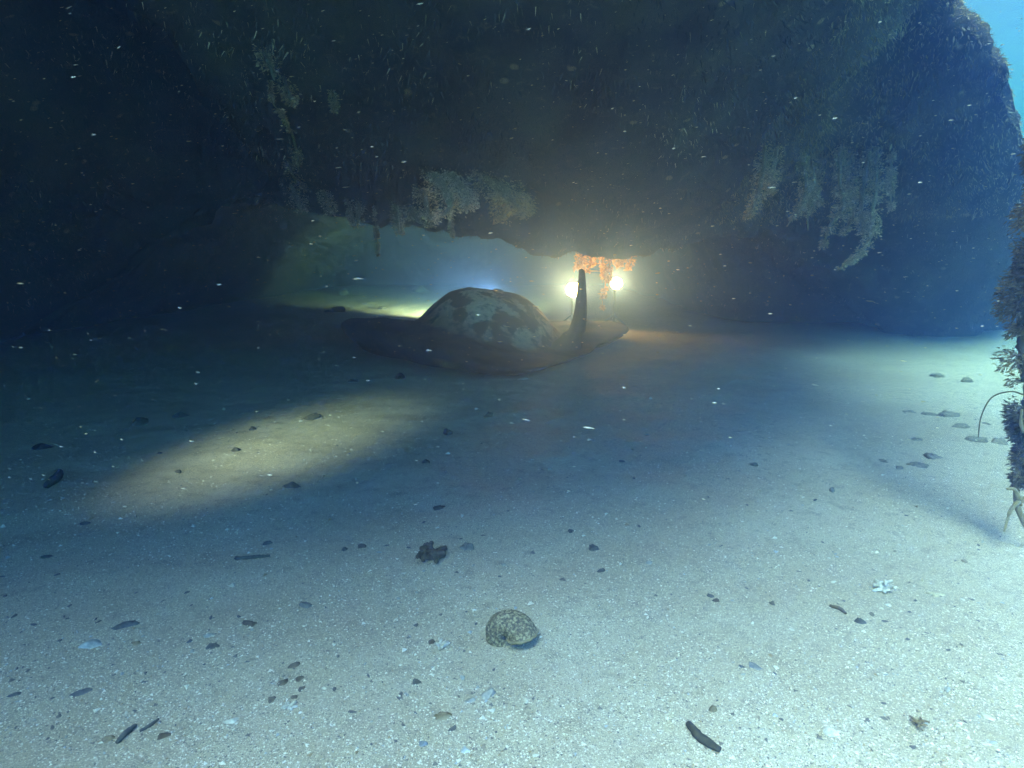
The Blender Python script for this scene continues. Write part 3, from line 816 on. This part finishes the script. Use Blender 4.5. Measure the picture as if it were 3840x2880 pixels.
for i, (a, b, w, c, lb) in enumerate([
    (1640, 1905, 44, DK, 'low dark stone on dim sand behind the brown crusty coral lump'),
    (1830, 1560, 44, DK, 'low dark stone on dim sand straight in front of the ray'),
    (1680, 1625, 50, DK, 'long dark stone on dim sand right of the lit pool'),
    (2060, 1760, 24, PL, 'tiny pale stone on the dim sand in the middle of the picture'),
    (2330, 1730, 22, DK, 'tiny dark stone on dim sand right of the picture centre'),
    (1600, 1735, 34, DK, 'small dark stone on dim sand below the right end of the lit pool'),
    (1290, 2060, 30, DK, 'small dark stone left of the brown round pebble'),
    (600, 1700, 26, DK, 'tiny dark stone inside the left half of the lit pool'),
    (520, 1590, 70, DK, 'flat dark stone, left one of two on the upper edge of the lit pool'),
    (680, 1560, 60, DK, 'flat dark stone, right one of two on the upper edge of the lit pool'),
    (880, 1690, 40, DK, 'dark stone in the middle of the lit pool, lower of two'),
    (945, 1610, 36, DK, 'dark stone in the middle of the lit pool, upper of two'),
    (670, 1770, 34, DK, 'small dark stone at the lower left of the lit pool'),
    (2830, 1745, 34, GY, 'grey stone alone on dim sand right of centre'),
    (3120, 1840, 34, GY, 'grey stone on the half-lit sand left of the far right scatter'),
    (2140, 1990, 30, DK, 'dark stone, upper of three in a column right of the picture centre'),
    (2230, 2060, 46, DK, 'flat dark stone, middle of three in a column right of centre'),
    (1760, 2055, 60, GY, 'flat grey stone right of the brown crusty coral lump'),
    (1560, 2560, 36, DK, 'dark pebble below left of the big shell')]):
    stone(lb, a, b, w, (1.1, .85, .75), c, i * 41, 140 + i, .6, 3, 'stone', 'stone', 'small stones in the dim sand')

# ------------------------------------------------------------------ shell grit and coarse grains
rr = random.Random(77)
grit = MB()
OCT = [(1, 0, 0), (-.5, .87, 0), (-.5, -.87, 0), (0, 0, 1), (0, 0, -1)]
OF = [(0, 1, 3), (1, 2, 3), (2, 0, 3), (1, 0, 4), (2, 1, 4), (0, 2, 4)]
def grain(x, y, s, c):
    q = rr.uniform(0, 6.283); cs, sn = math.cos(q), math.sin(q)
    a, b, h = rr.uniform(.6, 1.3), rr.uniform(.5, 1.1), rr.uniform(.3, .7)
    tz = rr.uniform(-.4, .4)
    z = gz(x, y)
    grit.add([(x + (u * a * cs - v * b * sn) * s, y + (u * a * sn + v * b * cs) * s, z + (w * h + u * tz * .5 + .15) * s) for u, v, w in OCT], OF, c)
for _ in range(64000):
    t = rr.random() ** 1.4
    py = 1480 + (2960 - 1480) * (1 - t)
    px = rr.uniform(-150, 4000)
    w = ray(px, py); d = CAM_H / -w.z
    if d > 3.6: continue
    p = w * d; x, y = p.x, p.y
    if noise.noise(Vector((x * 3.2, y * 3.2, 4))) + .6 * noise.noise(Vector((x * 11, y * 11, 9))) < -.12 + rr.uniform(-.35, .35): continue
    s = rr.choice([.0009, .0010, .0012, .0014, .0017, .0022]) * rr.uniform(.7, 1.2) * (.8 + .35 * d)
    if rr.random() < .02: s *= rr.uniform(1.8, 3.0)
    k = rr.random()
    if k < .46: c = (.80, .78, .73, 1)
    elif k < .70: c = (.52, .47, .38, 1)
    elif k < .86: c = (.19, .17, .145, 1)
    elif k < .95: c = (.36, .27, .15, 1)
    else: c = (.42, .47, .55, 1)
    grain(x, y, s, c)
SH = [lump(300 + q, 2, .4) for q in range(10)]
n_r = 0
while n_r < 900:                                             # broken rubble, gathered in drifts
    py = 1500 + 1450 * rr.random() ** .8; px = rr.uniform(-150, 4000)
    w = ray(px, py); d = CAM_H / -w.z; p = w * d
    cl = noise.noise(Vector((p.x * 2.3, p.y * 2.3, 14))) + .5 * noise.noise(Vector((p.x * 8, p.y * 8, 2)))
    if cl < .05 + rr.uniform(-.35, .25): continue
    n_r += 1
    s_ = rr.choice([.0022, .0028, .0036, .005]) * rr.uniform(.7, 1.2) * (.8 + .25 * d)
    vs, fs = SH[rr.randrange(10)]
    q = rr.uniform(0, 6.283); cs, sn = math.cos(q), math.sin(q)
    ax, ay, az_ = rr.uniform(.8, 1.5), rr.uniform(.5, .9), rr.uniform(.35, .7)
    z = gz(p.x, p.y) - s_ * .12
    c = rr.choice([(.62, .60, .55), (.45, .41, .33), (.30, .26, .19), (.17, .15, .125), (.13, .12, .11), (.36, .38, .40)])
    grit.add([(p.x + (v.x * ax * cs - v.y * ay * sn) * s_, p.y + (v.x * ax * sn + v.y * ay * cs) * s_, z + v.z * az_ * s_) for v in vs], fs, (*c, 1))
o = grit.build('shell_grit', M_GRIT, smooth=False)
tag(o, 'coarse pale and dark shell grit lying over the sand', kind='stuff')

# ------------------------------------------------------------------ flakes drifting in the water
rr = random.Random(5)
fl = MB()
for _ in range(5200):
    px, py = rr.uniform(-400, 4300), rr.uniform(-300, 1950)
    d = rr.uniform(.55, 3.3)
    p = P(px, py, d)
    if p.z < .08: continue
    loc, n = hull_at(px, py)
    if loc is not None and (loc - Vector((0, 0, CAM_H))).length < (p - Vector((0, 0, CAM_H))).length + .1: continue
    L = rr.choice([.0008, .001, .0013, .0018, .0026]) * (.7 + .5 * d) * rr.uniform(.7, 1.2)
    tilt = .30 - .55 * py / 1800 + rr.uniform(-.12, .12)
    dx = Vector((math.cos(tilt), rr.uniform(-.3, .3), math.sin(tilt))).normalized()
    sd = dx.cross(Vector((0, 1, 0))).normalized(); th = dx.cross(sd)
    if _ % 40 == 0: L *= 2.8
    wd = L * rr.uniform(.16, .34) * (.5 if _ % 40 == 0 else 1)
    k = rr.uniform(.35, .9)
    fl.add([p - dx * L, p + sd * wd - dx * L * .5, p + th * wd, p - sd * wd - dx * L * .3, p - th * wd, p + dx * L, p + sd * wd * .8 + dx * L * .4],
           [(0, 1, 2), (0, 2, 3), (0, 3, 4), (0, 4, 1), (5, 2, 1), (5, 3, 2), (5, 4, 3), (5, 1, 4), (1, 6, 5)], (k, k * .97, k * .92, 1))
o = fl.build('drifting_flakes', M_SNOW)
tag(o, 'tiny pale flakes drifting in the water', kind='stuff')

# ------------------------------------------------------------------ the water itself
bm = bmesh.new(); bmesh.ops.create_cube(bm, size=1.0)
for v in bm.verts: v.co = Vector((v.co.x * 90, v.co.y * 90, -1.1 + (v.co.z + .5) * 4.7))
hz = bpy.data.meshes.new('haze'); bm.to_mesh(hz); bm.free()
m = bpy.data.materials.new('sea_water'); m.use_nodes = True; nt = m.node_tree
nt.nodes.remove(nt.nodes['Principled BSDF'])
pv = nt.nodes.new('ShaderNodeVolumePrincipled')
# Cycles: scatter = density*colour, absorption = density*(1-colour)*(1-sqrt(absorption colour))
SCAT, ABSO, DENS = (.022, .046, .170), (.152, .052, .002), .42
colr = [s / DENS for s in SCAT]
abc = [max(0.0, 1 - a / (DENS * (1 - c))) ** 2 for a, c in zip(ABSO, colr)]
pv.inputs['Color'].default_value = (*colr, 1)
pv.inputs['Absorption Color'].default_value = (*abc, 1)
pv.inputs['Density'].default_value = DENS
pv.inputs['Anisotropy'].default_value = 0.79
nt.links.new(pv.outputs[0], nt.nodes['Material Output'].inputs['Volume'])
hz.materials.append(m)
o = obj('haze', hz); tag(o, 'blue-green sea water filling the scene', kind='stuff')
